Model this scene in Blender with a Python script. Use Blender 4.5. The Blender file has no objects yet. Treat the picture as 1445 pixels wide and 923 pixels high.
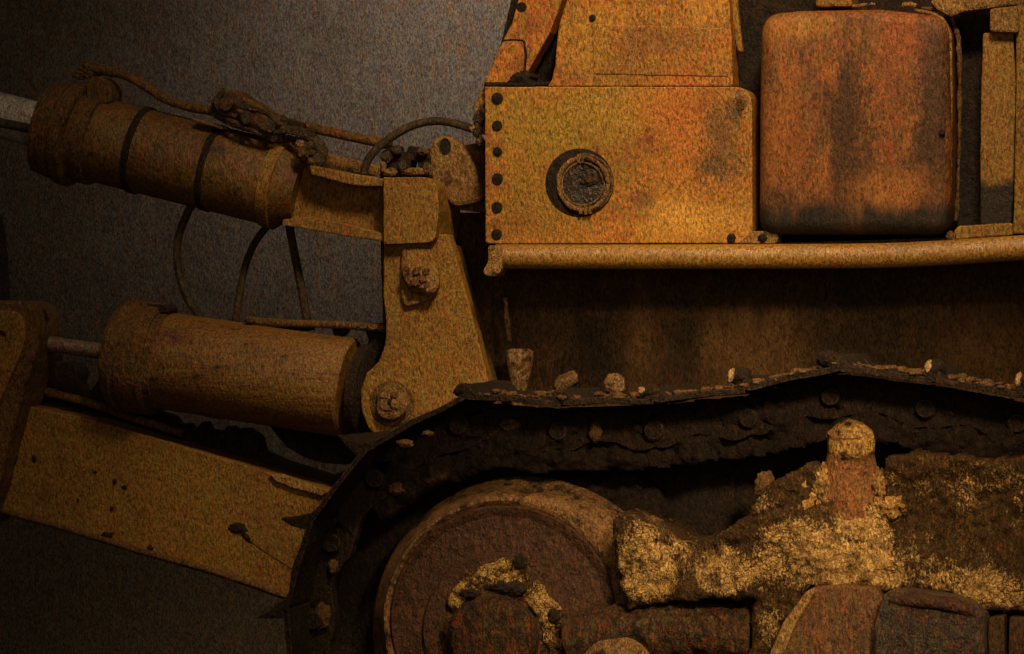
import bpy, bmesh, math, random
from mathutils import Vector, Matrix, noise
random.seed(7)
SC = bpy.context.scene
COL = SC.collection
R = math.radians

# ------------------------------------------------------------------ camera
TH, D, PXM = R(14), 12.0, 0.0025
F = D / PXM
CAM = Vector((D * math.sin(TH), -D * math.cos(TH), 0))
FWD = Vector((-math.sin(TH), math.cos(TH), 0))
RGT = Vector((math.cos(TH), math.sin(TH), 0))
cd = bpy.data.cameras.new('camera'); co = bpy.data.objects.new('camera', cd); COL.objects.link(co)
co.location = CAM; co.rotation_euler = (R(90), 0, TH)
cd.sensor_width = 36; cd.lens = 36 * F / 1445; cd.clip_end = 200
SC.camera = co


def P(x, y, Y=0.0):
    """photo pixel -> point on the plane at depth Y"""
    d = FWD * F + RGT * (x - 722.5) + Vector((0, 0, 461.5 - y))
    return CAM + d * ((Y - CAM.y) / d.y)


# ------------------------------------------------------------------ materials
def grain_group():
    g = bpy.data.node_groups.new('grain', 'ShaderNodeTree')
    for n in ('Fleck', 'Olive', 'Fine', 'Blotch'):
        g.interface.new_socket(n, in_out='OUTPUT', socket_type='NodeSocketFloat')
    N, L = g.nodes, g.links
    out = N.new('NodeGroupOutput')
    tc = N.new('ShaderNodeTexCoord')

    def streak(rot, scale, seed, lo, hi, detail=2.0, rough=0.6):
        mp = N.new('ShaderNodeMapping'); mp.vector_type = 'POINT'
        mp.inputs['Rotation'].default_value = (0, R(rot), 0)
        mp.inputs['Scale'].default_value = scale
        mp.inputs['Location'].default_value = (seed, seed * 1.7, seed * 0.3)
        L.new(tc.outputs['Object'], mp.inputs['Vector'])
        nz = N.new('ShaderNodeTexNoise'); nz.inputs['Scale'].default_value = 1
        nz.inputs['Detail'].default_value = detail; nz.inputs['Roughness'].default_value = rough
        nz.inputs['Distortion'].default_value = 0.6
        L.new(mp.outputs[0], nz.inputs['Vector'])
        mr = N.new('ShaderNodeMapRange'); mr.inputs[1].default_value = lo; mr.inputs[2].default_value = hi
        L.new(nz.outputs[0], mr.inputs[0])
        return mr.outputs[0]

    def mx(a, b, op='MAXIMUM'):
        m = N.new('ShaderNodeMath'); m.operation = op
        L.new(a, m.inputs[0]); L.new(b, m.inputs[1]); return m.outputs[0]
    f1 = streak(-28, (40, 40, 11.5), 3.1, 0.535, 0.63)
    f2 = streak(-48, (56, 56, 19), 11.7, 0.56, 0.65)
    cl = streak(0, (9, 9, 7), 19.9, 0.22, 0.56, 3.0, 0.6)
    L.new(mx(mx(f1, f2), cl, 'MULTIPLY'), out.inputs['Fleck'])
    o1 = streak(-30, (38, 38, 11.5), 27.3, 0.50, 0.60)
    o2 = streak(-15, (62, 62, 20), 41.9, 0.53, 0.63)
    ol = streak(0, (8, 8, 6), 33.9, 0.22, 0.58, 3.0, 0.6)
    L.new(mx(mx(o1, o2), ol, 'MULTIPLY'), out.inputs['Olive'])
    L.new(streak(-30, (135, 135, 62), 5.5, 0.36, 0.64, 3.0, 0.75), out.inputs['Fine'])
    L.new(streak(0, (3.2, 3.2, 2.2), 8.3, 0.30, 0.70, 5.0, 0.6), out.inputs['Blotch'])
    return g


GRAIN = grain_group()


def mixc(N, L, fac, a, b, kind='MIX', clamp=None):
    m = N.new('ShaderNodeMix'); m.data_type = 'RGBA'; m.blend_type = kind
    for v, i in ((fac, 0), (a, 6), (b, 7)):
        if hasattr(v, 'is_output'):
            L.new(v, m.inputs[i])
        elif i == 0:
            m.inputs[0].default_value = v
        else:
            m.inputs[i].default_value = (*v, 1)
    return m.outputs[2]


def mathn(N, L, op, a, b=0.0, clamp=False):
    m = N.new('ShaderNodeMath'); m.operation = op; m.use_clamp = clamp
    for v, i in ((a, 0), (b, 1)):
        if hasattr(v, 'is_output'):
            L.new(v, m.inputs[i])
        else:
            m.inputs[i].default_value = v
    return m.outputs[0]


def ramp(N, L, v, lo, hi):
    m = N.new('ShaderNodeMapRange'); m.interpolation_type = 'SMOOTHSTEP'
    m.inputs[1].default_value = lo; m.inputs[2].default_value = hi
    L.new(v, m.inputs[0]); return m.outputs[0]


def noise_tex(N, L, scale, seed, detail=5, rough=0.6, sc3=(1, 1, 1), rot=0):
    tc = N.new('ShaderNodeTexCoord')
    mp = N.new('ShaderNodeMapping'); mp.inputs['Location'].default_value = (seed, seed * 2.3, -seed)
    mp.inputs['Rotation'].default_value = (0, R(rot), 0)
    mp.inputs['Scale'].default_value = sc3
    L.new(tc.outputs['Object'], mp.inputs['Vector'])
    nz = N.new('ShaderNodeTexNoise'); nz.inputs['Scale'].default_value = scale
    nz.inputs['Detail'].default_value = detail; nz.inputs['Roughness'].default_value = rough
    L.new(mp.outputs[0], nz.inputs['Vector'])
    return nz.outputs[0]


def material(name, base, second, rust, fleck=(0.30, 0.07, 0.015), olive=(0.16, 0.13, 0.03), dirt=(0.02, 0.013, 0.008),
             fleck_amt=0.5, olive_amt=0.4, rust_lo=0.5, rust_hi=0.7, dirt_lo=0.58, dirt_hi=0.75, rough=0.62, metal=0.0,
             spec=0.35, bump=0.5, seed=0.0, stain=None, blotch_scale=(1, 1, 1), mud=None, blobs=(), wear=None, wear_r=0.007, red=None):
    m = bpy.data.materials.new(name); m.use_nodes = True
    N, L = m.node_tree.nodes, m.node_tree.links
    bs = N['Principled BSDF']
    g = N.new('ShaderNodeGroup'); g.node_tree = GRAIN
    big = noise_tex(N, L, 2.6, seed + 1.3, 4, 0.55, blotch_scale)
    mid = noise_tex(N, L, 9.0, seed + 4.9, 6, 0.65, blotch_scale)
    pit = noise_tex(N, L, 26.0, seed + 7.7, 5, 0.7)
    c = mixc(N, L, ramp(N, L, big, 0.35, 0.65), base, second)
    c = mixc(N, L, ramp(N, L, mathn(N, L, 'ADD', mathn(N, L, 'MULTIPLY', mid, 0.6), mathn(N, L, 'MULTIPLY', big, 0.4)), rust_lo, rust_hi), c, rust)
    c = mixc(N, L, mathn(N, L, 'MULTIPLY', g.outputs['Olive'], min(1.0, olive_amt * 0.95)), c, olive)
    c = mixc(N, L, mathn(N, L, 'MULTIPLY', g.outputs['Fleck'], min(1.0, fleck_amt * 0.85)), c, fleck)
    if mud:
        at = N.new('ShaderNodeAttribute'); at.attribute_name = 'mud'
        ra = N.new('ShaderNodeAttribute'); ra.attribute_name = 'red'
        c = mixc(N, L, ramp(N, L, mathn(N, L, 'ADD', ra.outputs['Fac'], mathn(N, L, 'MULTIPLY', mathn(N, L, 'SUBTRACT', pit, 0.5), 1.2)), 0.25, 0.6), c, (0.24, 0.085, 0.022))
        v = mathn(N, L, 'ADD', mathn(N, L, 'MULTIPLY', at.outputs['Fac'], 1.25), mathn(N, L, 'MULTIPLY', mathn(N, L, 'SUBTRACT', pit, 0.5), 1.5))
        v = mathn(N, L, 'ADD', v, mathn(N, L, 'MULTIPLY', mathn(N, L, 'SUBTRACT', mid, 0.5), 2.0))
        v = mathn(N, L, 'ADD', v, mathn(N, L, 'MULTIPLY', mathn(N, L, 'SUBTRACT', noise_tex(N, L, 6.5, 3.3, 3, 0.5), 0.5), 2.2))
        v = mathn(N, L, 'ADD', v, mathn(N, L, 'MULTIPLY', mathn(N, L, 'SUBTRACT', g.outputs['Fine'], 0.5), 0.45))
        c = mixc(N, L, ramp(N, L, v, 0.20, 0.46), c, tuple(x * 0.42 for x in mud))
        c = mixc(N, L, ramp(N, L, v, 0.42, 0.62), c, mixc(N, L, g.outputs['Blotch'], mud, tuple(x * 0.8 for x in mud)))
        vo = N.new('ShaderNodeTexVoronoi'); vo.feature = 'DISTANCE_TO_EDGE'; vo.inputs['Scale'].default_value = 1
        tcv = N.new('ShaderNodeTexCoord'); mpv = N.new('ShaderNodeMapping'); mpv.inputs['Scale'].default_value = (36, 36, 58); mpv.inputs['Rotation'].default_value = (0, R(25), 0)
        vadd = N.new('ShaderNodeVectorMath'); vadd.operation = 'ADD'; nv = N.new('ShaderNodeTexNoise'); nv.inputs['Scale'].default_value = 22
        L.new(tcv.outputs['Object'], mpv.inputs['Vector']); L.new(tcv.outputs['Object'], nv.inputs['Vector'])
        nsc = N.new('ShaderNodeVectorMath'); nsc.operation = 'SCALE'; nsc.inputs['Scale'].default_value = 1.6; L.new(nv.outputs['Color'], nsc.inputs[0])
        L.new(mpv.outputs[0], vadd.inputs[0]); L.new(nsc.outputs[0], vadd.inputs[1]); L.new(vadd.outputs[0], vo.inputs['Vector'])
        crack = mathn(N, L, 'MULTIPLY', mathn(N, L, 'SUBTRACT', 1.0, ramp(N, L, vo.outputs['Distance'], 0.0, 0.10)), ramp(N, L, g.outputs['Blotch'], 0.1, 0.6))
        c = mixc(N, L, crack, c, (0.05, 0.027, 0.010))
    c = mixc(N, L, ramp(N, L, mathn(N, L, 'ADD', mathn(N, L, 'MULTIPLY', mid, 0.45), mathn(N, L, 'MULTIPLY', pit, 0.55)), dirt_lo, dirt_hi), c, dirt)
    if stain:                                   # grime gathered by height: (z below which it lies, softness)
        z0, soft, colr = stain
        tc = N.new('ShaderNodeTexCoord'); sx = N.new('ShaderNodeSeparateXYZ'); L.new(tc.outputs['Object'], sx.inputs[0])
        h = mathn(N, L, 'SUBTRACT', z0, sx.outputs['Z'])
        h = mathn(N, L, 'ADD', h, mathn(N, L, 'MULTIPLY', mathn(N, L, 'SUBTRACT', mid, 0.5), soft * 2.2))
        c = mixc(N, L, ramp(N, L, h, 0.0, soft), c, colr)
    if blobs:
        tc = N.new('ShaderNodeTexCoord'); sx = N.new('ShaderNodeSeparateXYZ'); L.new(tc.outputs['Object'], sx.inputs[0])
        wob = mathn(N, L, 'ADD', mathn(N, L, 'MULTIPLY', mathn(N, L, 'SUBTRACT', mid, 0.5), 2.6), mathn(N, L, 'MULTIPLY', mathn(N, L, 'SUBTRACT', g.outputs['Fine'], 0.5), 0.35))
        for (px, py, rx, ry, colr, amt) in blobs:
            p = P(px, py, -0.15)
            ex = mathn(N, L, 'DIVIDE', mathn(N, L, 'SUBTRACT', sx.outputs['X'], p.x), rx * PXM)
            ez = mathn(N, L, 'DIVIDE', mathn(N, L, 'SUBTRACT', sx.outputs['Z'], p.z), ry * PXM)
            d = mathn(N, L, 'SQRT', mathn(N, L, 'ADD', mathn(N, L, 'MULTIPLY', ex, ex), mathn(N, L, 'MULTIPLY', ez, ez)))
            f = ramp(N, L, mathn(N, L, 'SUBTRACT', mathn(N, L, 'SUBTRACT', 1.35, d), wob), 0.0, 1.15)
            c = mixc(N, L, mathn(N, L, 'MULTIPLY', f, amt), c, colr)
    if wear:  # paler edges: chipped paint plus bright edge highlights put into the colour
        bv = N.new('ShaderNodeBevel'); bv.samples = 4; bv.inputs['Radius'].default_value = wear_r
        ge = N.new('ShaderNodeNewGeometry'); dt = N.new('ShaderNodeVectorMath'); dt.operation = 'DOT_PRODUCT'
        L.new(bv.outputs[0], dt.inputs[0]); L.new(ge.outputs['Normal'], dt.inputs[1])
        ed = mathn(N, L, 'SUBTRACT', 1.0, dt.outputs['Value'])
        ed = mathn(N, L, 'MULTIPLY', ed, mathn(N, L, 'ADD', mathn(N, L, 'MULTIPLY', pit, 1.6), 0.2))
        c = mixc(N, L, ramp(N, L, ed, 0.03, 0.22), c, wear)
    fine = mathn(N, L, 'ADD', mathn(N, L, 'MULTIPLY', g.outputs['Fine'], 1.25), 0.34)
    cv = N.new('ShaderNodeCombineXYZ')
    for i in range(3):
        L.new(fine, cv.inputs[i])
    c = mixc(N, L, 1.0, c, cv.outputs[0], 'MULTIPLY')
    L.new(c, bs.inputs['Base Color'])
    rg = mathn(N, L, 'ADD', mathn(N, L, 'MULTIPLY', mathn(N, L, 'SUBTRACT', mid, 0.5), 0.7), rough, True)
    L.new(rg, bs.inputs['Roughness'])
    bs.inputs['Metallic'].default_value = metal
    bs.inputs['Specular IOR Level'].default_value = spec
    h = mathn(N, L, 'ADD', mathn(N, L, 'MULTIPLY', mid, 0.9), mathn(N, L, 'MULTIPLY', pit, 0.5))
    h = mathn(N, L, 'ADD', h, mathn(N, L, 'MULTIPLY', g.outputs['Fine'], 0.10))
    h = mathn(N, L, 'ADD', h, mathn(N, L, 'MULTIPLY', g.outputs['Fleck'], 0.10))
    bp = N.new('ShaderNodeBump'); bp.inputs['Strength'].default_value = bump; bp.inputs['Distance'].default_value = 0.03
    L.new(h, bp.inputs['Height']); L.new(bp.outputs[0], bs.inputs['Normal'])
    return m


M = {}
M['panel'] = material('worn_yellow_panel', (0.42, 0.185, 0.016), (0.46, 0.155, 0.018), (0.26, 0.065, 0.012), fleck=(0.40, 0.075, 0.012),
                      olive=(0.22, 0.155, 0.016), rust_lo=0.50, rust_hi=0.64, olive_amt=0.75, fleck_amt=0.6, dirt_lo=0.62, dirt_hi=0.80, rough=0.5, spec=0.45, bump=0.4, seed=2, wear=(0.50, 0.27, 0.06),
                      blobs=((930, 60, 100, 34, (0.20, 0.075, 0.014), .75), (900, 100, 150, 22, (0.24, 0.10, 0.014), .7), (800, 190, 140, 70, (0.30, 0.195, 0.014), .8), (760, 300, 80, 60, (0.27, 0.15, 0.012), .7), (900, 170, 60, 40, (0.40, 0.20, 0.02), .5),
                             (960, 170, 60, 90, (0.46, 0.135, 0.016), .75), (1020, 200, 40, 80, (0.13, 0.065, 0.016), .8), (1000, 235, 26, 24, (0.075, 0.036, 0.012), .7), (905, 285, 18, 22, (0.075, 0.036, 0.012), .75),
                             (1040, 160, 14, 20, (0.075, 0.036, 0.012), .8), (965, 305, 80, 30, (0.60, 0.31, 0.042), .8), (1030, 310, 40, 26, (0.42, 0.22, 0.03), .5), (835, 60, 30, 50, (0.40, 0.21, 0.02), .5)))  # the bright yellow blobs low on the right paint in the key glow
M['tank'] = material('rusted_tank_paint', (0.19, 0.066, 0.020), (0.115, 0.042, 0.016), (0.27, 0.092, 0.021), fleck=(0.34, 0.08, 0.02),
                     olive=(0.17, 0.105, 0.024), olive_amt=0.55, fleck_amt=0.55, rust_lo=0.48, rust_hi=0.62, dirt_lo=0.62, dirt_hi=0.8, rough=0.55, spec=0.3, bump=0.35,
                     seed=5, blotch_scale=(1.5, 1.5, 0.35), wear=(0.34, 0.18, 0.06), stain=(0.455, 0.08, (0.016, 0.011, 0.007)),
                     blobs=((1130, 40, 70, 22, (0.40, 0.19, 0.035), .6), (1200, 190, 34, 150, (0.06, 0.025, 0.010), .95), (1318, 170, 36, 150, (0.06, 0.026, 0.011), .95), (1270, 60, 34, 50, (0.32, 0.080, 0.022), .6),
                            (1110, 200, 36, 90, (0.29, 0.095, 0.020), .6), (1260, 265, 60, 30, (0.32, 0.12, 0.022), .6), (1085, 110, 22, 30, (0.11, 0.05, 0.02), .6), (1105, 285, 26, 26, (0.05, 0.026, 0.012), .7), (1228, 130, 8, 22, (0.06, 0.03, 0.014), .6)))  # the pale blob at the top left paints in the tank's highlight
M['yellow'] = material('grimy_yellow_steel', (0.27, 0.135, 0.018), (0.20, 0.10, 0.016), (0.15, 0.055, 0.014), fleck=(0.30, 0.085, 0.02),
                       olive=(0.20, 0.15, 0.03), olive_amt=0.65, fleck_amt=0.55, rust_lo=0.50, rust_hi=0.68, dirt_lo=0.60, dirt_hi=0.76, rough=0.6, bump=0.55, seed=9, wear=(0.36, 0.20, 0.05), wear_r=.006)
M['rusty'] = material('rust_brown_steel', (0.13, 0.065, 0.018), (0.085, 0.042, 0.014), (0.19, 0.07, 0.018), fleck=(0.30, 0.09, 0.02),
                      olive=(0.15, 0.11, 0.03), olive_amt=0.5, fleck_amt=0.55, dirt_lo=0.52, dirt_hi=0.70, rough=0.7, bump=0.9, seed=13, wear=(0.24, 0.13, 0.04), wear_r=.006)
M['edge'] = material('dusty_tan_steel', (0.36, 0.20, 0.06), (0.26, 0.14, 0.045), (0.16, 0.07, 0.02), fleck=(0.36, 0.13, 0.03),
                     olive_amt=0.3, fleck_amt=0.4, dirt_lo=0.50, dirt_hi=0.66, rough=0.7, bump=1.0, seed=17)
M['dark'] = material('greasy_black_and_shade', (0.018, 0.012, 0.007), (0.012, 0.008, 0.005), (0.03, 0.018, 0.008), fleck=(0.07, 0.022, 0.008),
                     olive=(0.03, 0.018, 0.008), olive_amt=0.4, fleck_amt=0.35, rough=0.7, spec=0.3, bump=0.9, seed=21, wear=(0.07, 0.042, 0.018), wear_r=.005)
M['hull'] = material('sooty_brown_hull', (0.065, 0.035, 0.014), (0.045, 0.025, 0.011), (0.10, 0.050, 0.017), fleck=(0.14, 0.045, 0.015),
                     olive=(0.06, 0.045, 0.016), olive_amt=0.5, fleck_amt=0.4, rust_lo=0.50, rust_hi=0.66, dirt_lo=0.56, dirt_hi=0.74, rough=0.75, spec=0.2, bump=0.6, seed=25, blobs=((1010, 500, 70, 70, (0.19, 0.098, 0.032), .8), (1080, 480, 40, 60, (0.16, 0.082, 0.027), .7), (870, 480, 26, 90, (0.15, 0.078, 0.026), .8), (1400, 500, 80, 60, (0.17, 0.088, 0.028), .7), (800, 500, 46, 70, (0.02, 0.013, 0.008), .8), (1200, 470, 90, 110, (0.03, 0.019, 0.009), .7), (938, 480, 22, 80, (0.025, 0.016, 0.008), .7)),  # the paler brown blobs paint in lit patches of the recess
                     blotch_scale=(1.4, 1.4, 0.7))
M['track'] = material('dirt_clogged_track_iron', (0.022, 0.013, 0.007), (0.014, 0.009, 0.005), (0.15, 0.085, 0.034), fleck=(0.08, 0.03, 0.01),
                      olive=(0.05, 0.032, 0.014), olive_amt=0.3, fleck_amt=0.3, rust_lo=0.56, rust_hi=0.72, dirt_lo=0.55, dirt_hi=0.72, rough=0.75, spec=0.25, bump=1.1, seed=29, wear=(0.24, 0.14, 0.065), wear_r=.005)
M['wheel'] = material('brown_wheel_iron', (0.060, 0.024, 0.010), (0.040, 0.016, 0.007), (0.085, 0.032, 0.012), fleck=(0.13, 0.04, 0.012),
                      olive=(0.06, 0.04, 0.014), olive_amt=0.4, fleck_amt=0.45, dirt_lo=0.56, dirt_hi=0.72, rough=0.55, bump=0.8, seed=33)
M['rim'] = material('scuffed_rim_iron', (0.33, 0.17, 0.058), (0.23, 0.115, 0.042), (0.14, 0.06, 0.02), fleck=(0.36, 0.16, 0.04),
                    olive=(0.17, 0.13, 0.045), olive_amt=0.5, fleck_amt=0.4, dirt_lo=0.48, dirt_hi=0.62, rough=0.6, bump=1.0, seed=37)
M['mud'] = material('caked_mud', (0.075, 0.038, 0.013), (0.042, 0.022, 0.009), (0.11, 0.050, 0.015), fleck=(0.22, 0.08, 0.02),
                    olive_amt=0.3, fleck_amt=0.4, dirt_lo=0.48, dirt_hi=0.66, rough=0.85, spec=0.15, bump=1.3, seed=41, mud=(0.62, 0.375, 0.120))
M['clod'] = material('pale_clod_and_lit_sliver', (0.32, 0.19, 0.085), (0.20, 0.115, 0.05), (0.12, 0.065, 0.027), olive_amt=0.2, fleck_amt=0.25,
                     dirt_lo=0.48, dirt_hi=0.64, rough=0.9, spec=0.1, bump=1.4, seed=45)
M['crust'] = material('crusted_brown_iron', (0.060, 0.027, 0.011), (0.038, 0.018, 0.008), (0.20, 0.095, 0.030), rust_lo=.52, rust_hi=.62, dirt_lo=.48, dirt_hi=.60, rough=.65, spec=.3, bump=1.2, seed=93)
M['glass'] = material('dark_port_glass', (0.014, 0.010, 0.006), (0.010, 0.007, 0.005), (0.03, 0.018, 0.008), fleck_amt=.12, olive_amt=.1, rough=0.34, spec=0.55, bump=0.5, seed=101)
M['glint'] = material('pale_glint_iron', (0.44, 0.28, 0.13), (0.32, 0.19, 0.08), (0.25, 0.14, 0.06), rough=0.45, spec=0.6, bump=0.8, seed=81)
M['oily'] = material('oily_fitting', (0.035, 0.021, 0.010), (0.022, 0.014, 0.008), (0.10, 0.055, 0.02), dirt_lo=.5, dirt_hi=.66, rough=0.38, spec=0.9, bump=1.2, seed=77)
M['rusty2'] = material('red_rust_iron', (0.26, 0.105, 0.03), (0.18, 0.075, 0.025), (0.32, 0.10, 0.025), fleck=(0.36, 0.10, 0.02), olive_amt=.4, fleck_amt=.5, dirt_lo=.56, dirt_hi=.74, rough=.7, bump=.9, seed=69)
M['clod2'] = material('yellow_crusted_mud', (0.56, 0.32, 0.09), (0.40, 0.22, 0.06), (0.20, 0.10, 0.03), olive_amt=.2, fleck_amt=.3, dirt_lo=.50, dirt_hi=.60, rough=.85, spec=.15, bump=1.3, seed=85)
M['hose'] = material('black_rubber_hose', (0.030, 0.019, 0.010), (0.022, 0.014, 0.008), (0.06, 0.034, 0.014), fleck=(0.10, 0.035, 0.012),
                     olive_amt=0.3, fleck_amt=0.35, rough=0.6, bump=0.6, seed=49)
M['rod'] = material('dull_steel_rod', (0.62, 0.60, 0.58), (0.50, 0.48, 0.46), (0.18, 0.11, 0.06), fleck=(0.30, 0.13, 0.05),
                    olive=(0.20, 0.16, 0.08), olive_amt=0.4, fleck_amt=0.4, dirt_lo=0.62, dirt_hi=0.8, rough=0.42, metal=0.3, spec=0.6, bump=0.25, seed=53)
M['backdrop'] = material('mottled_grey_backdrop', (0.150, 0.128, 0.108), (0.122, 0.106, 0.092), (0.132, 0.102, 0.078), fleck=(0.25, 0.105, 0.035),
                         olive=(0.19, 0.165, 0.105), dirt=(0.085, 0.070, 0.058), olive_amt=0.7, fleck_amt=0.6, dirt_lo=0.55, dirt_hi=0.78, rough=0.9, spec=0.1, bump=0.6, seed=57)


# ------------------------------------------------------------------ helpers
def link(name, me, mat, parent=None, bevel=0.0, seg=2, smooth=False):
    o = bpy.data.objects.new(name, me); COL.objects.link(o)
    me.materials.append(mat)
    if parent:
        o.parent = parent
    if smooth:
        me.polygons.foreach_set('use_smooth', [True] * len(me.polygons))
    if bevel:
        b = o.modifiers.new('bevel', 'BEVEL'); b.width = bevel; b.segments = seg; b.limit_method = 'ANGLE'; b.angle_limit = R(35)
    return o


def from_bm(name, bm, mat, parent=None, **k):
    bmesh.ops.recalc_face_normals(bm, faces=bm.faces)
    me = bpy.data.meshes.new(name); bm.to_mesh(me); bm.free()
    return link(name, me, mat, parent, **k)


def worn(pts, step=9, amp=0.7, seed=0.0):
    out = []
    n = len(pts)
    for i in range(n):
        a, b = pts[i], pts[(i + 1) % n]
        d = math.hypot(b[0] - a[0], b[1] - a[1]); k = max(1, int(d / step))
        for j in range(k):
            t = j / k; x = a[0] + (b[0] - a[0]) * t; y = a[1] + (b[1] - a[1]) * t
            v = noise.noise_vector(Vector((x * .06 + seed, y * .06, seed)))
            out.append((x + v.x * amp * 1.6, y + v.y * amp * 1.6))
    return out


def rounded(pts, radii, n=5):
    """round the corners of a pixel outline"""
    out = []; N = len(pts)
    for i, p in enumerate(pts):
        r = radii[i] if isinstance(radii, (list, tuple)) else radii
        if r <= 0:
            out.append(p); continue
        p = Vector(p); a = Vector(pts[i - 1]); b = Vector(pts[(i + 1) % N])
        ra = min(r, (a - p).length * .49); rb = min(r, (b - p).length * .49)
        s = p + (a - p).normalized() * ra; e = p + (b - p).normalized() * rb
        for j in range(n + 1):
            t = j / n
            q = s * (1 - t) ** 2 + p * 2 * t * (1 - t) + e * t * t
            out.append((q.x, q.y))
    return out


def prism(bm, pts, Y, th):
    f = [bm.verts.new(P(x, y, Y)) for x, y in pts]
    b = [bm.verts.new(v.co + Vector((0, th, 0))) for v in f]
    bm.faces.new(f); bm.faces.new(b[::-1])
    n = len(f)
    for i in range(n):
        j = (i + 1) % n
        bm.faces.new((f[i], b[i], b[j], f[j]))


def plate(name, pts, Y, th, mat, parent=None, bevel=0.006, wear=0.6, seg=2):
    bm = bmesh.new()
    prism(bm, worn(pts, 9, wear, Y * 3 + pts[0][0] * .01) if wear else pts, Y, th)
    return from_bm(name, bm, mat, parent, bevel=bevel, seg=seg)


def catmull(pts, n=8):
    out = []
    q = [pts[0]] + list(pts) + [pts[-1]]
    for i in range(1, len(q) - 2):
        p0, p1, p2, p3 = q[i - 1], q[i], q[i + 1], q[i + 2]
        for j in range(n):
            t = j / n
            out.append(0.5 * ((2 * p1) + (p2 - p0) * t + (2 * p0 - 5 * p1 + 4 * p2 - p3) * t * t + (3 * p1 - p0 - 3 * p2 + p3) * t ** 3))
    out.append(pts[-1])
    return out


def sweep(bm, pts, rad, seg=12, lumpy=0.0):
    rings = []; up = Vector((0, -1, 0))
    for i, p in enumerate(pts):
        t = (pts[min(i + 1, len(pts) - 1)] - pts[max(i - 1, 0)]).normalized()
        n = (up - t * up.dot(t)).normalized() if abs(t.dot(up)) < .98 else t.orthogonal().normalized()
        up = n
        b = t.cross(n)
        r = rad[i] if isinstance(rad, (list, tuple)) else rad
        ring = []
        for k in range(seg):
            a = 2 * math.pi * k / seg
            rr = r
            if lumpy:
                d0 = n * math.cos(a) + b * math.sin(a)
                rr = r * (1 + lumpy * noise.noise((p + d0 * r) * 28) + lumpy * .5 * noise.noise((p + d0 * r) * 70))
            ring.append(bm.verts.new(p + (n * math.cos(a) + b * math.sin(a)) * rr))
        rings.append(ring)
    for a, b in zip(rings, rings[1:]):
        for k in range(seg):
            j = (k + 1) % seg
            bm.faces.new((a[k], a[j], b[j], b[k]))
    bm.faces.new(rings[0][::-1]); bm.faces.new(rings[-1])


def tube(name, px, rpx, mat, parent=None, seg=12, lumpy=0.0, n=8):
    """px: list of (x, y, Y); rpx: radius in photo pixels"""
    bm = bmesh.new()
    sweep(bm, catmull([P(*p) for p in px], n), rpx * PXM, seg, lumpy)
    return from_bm(name, bm, mat, parent, smooth=True)


def turned(name, a, b, prof, mat, parent=None, seg=56, lumpy=0.0, smooth=True):
    """a, b: world axis ends; prof: (distance along in metres, radius in metres)"""
    bm = bmesh.new(); ax = (b - a).normalized()
    pts, rad = [], []
    n0 = Vector((0, -1, 0)); n0 = (n0 - ax * ax.dot(n0)).normalized(); b0 = ax.cross(n0)
    rings = []
    for t, r in prof:
        p = a + ax * t; ring = []
        for k in range(seg):
            an = 2 * math.pi * k / seg; dr = n0 * math.cos(an) + b0 * math.sin(an)
            q = p + dr * r
            if lumpy:
                q += dr * (noise.noise(q * 9) * lumpy + noise.noise(q * 25) * lumpy * .6)
            ring.append(bm.verts.new(q))
        rings.append(ring)
    for x, y in zip(rings, rings[1:]):
        for k in range(seg):
            j = (k + 1) % seg
            bm.faces.new((x[k], x[j], y[j], y[k]))
    bm.faces.new(rings[0][::-1]); bm.faces.new(rings[-1])
    o = from_bm(name, bm, mat, parent)
    me = o.data
    me.polygons.foreach_set('use_smooth', [True] * len(me.polygons))
    e = o.modifiers.new('edges', 'EDGE_SPLIT'); e.split_angle = R(32)
    return o


def disc_stack(name, rings, mat, parent=None, seg=96, lumpy=0.0, squash=1.0, split=35):
    """rings: (px, py, radius px, Y) lofted front to back; the first and last are capped"""
    bm = bmesh.new(); rr = []
    for (x, y, r, Y) in rings:
        ring = []
        for k in range(seg):
            a = 2 * math.pi * k / seg
            q = P(x + r * math.cos(a), y - r * math.sin(a) * squash, Y)
            if lumpy:
                q += Vector((math.cos(a), 0, math.sin(a))) * (noise.noise(q * 12) * lumpy) + Vector((0, noise.noise(q * 19 + Vector((5, 0, 0))) * lumpy, 0))
            ring.append(bm.verts.new(q))
        rr.append(ring)
    for x, y in zip(rr, rr[1:]):
        for k in range(seg):
            j = (k + 1) % seg
            bm.faces.new((x[k], x[j], y[j], y[k]))
    bm.faces.new(rr[0]); bm.faces.new(rr[-1][::-1])
    o = from_bm(name, bm, mat, parent)
    o.data.polygons.foreach_set('use_smooth', [True] * len(o.data.polygons))
    e = o.modifiers.new('edges', 'EDGE_SPLIT'); e.split_angle = R(split)
    return o


def lump(name, x, y, Y, rx, ry, mat, parent=None, depth=None, amp=0.25, rot=0, sub=4):
    bm = bmesh.new(); bmesh.ops.create_icosphere(bm, subdivisions=sub, radius=1)
    c = P(x, y, Y); dz = depth if depth else min(rx, ry) * PXM
    m = Matrix.Rotation(R(rot), 3, 'Y')
    for v in bm.verts:
        d = v.co.copy(); s = 1 + amp * noise.noise(d * 1.6 + c * 7) + amp * .6 * noise.noise(d * 4 + c * 3) + amp * .3 * noise.noise(d * 9 + c)
        v.co = c + m @ Vector((d.x * rx * PXM * s, d.y * dz * s, d.z * ry * PXM * s))
    return from_bm(name, bm, mat, parent, smooth=True)


def hexbolt(name, x, y, Y, r, th, mat, parent=None, rot=0):
    pts = [(x + r * math.cos(R(60 * k + rot)), y + r * math.sin(R(60 * k + rot))) for k in range(6)]
    return plate(name, pts, Y - th, th, mat, parent, bevel=0.004, wear=0)


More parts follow.
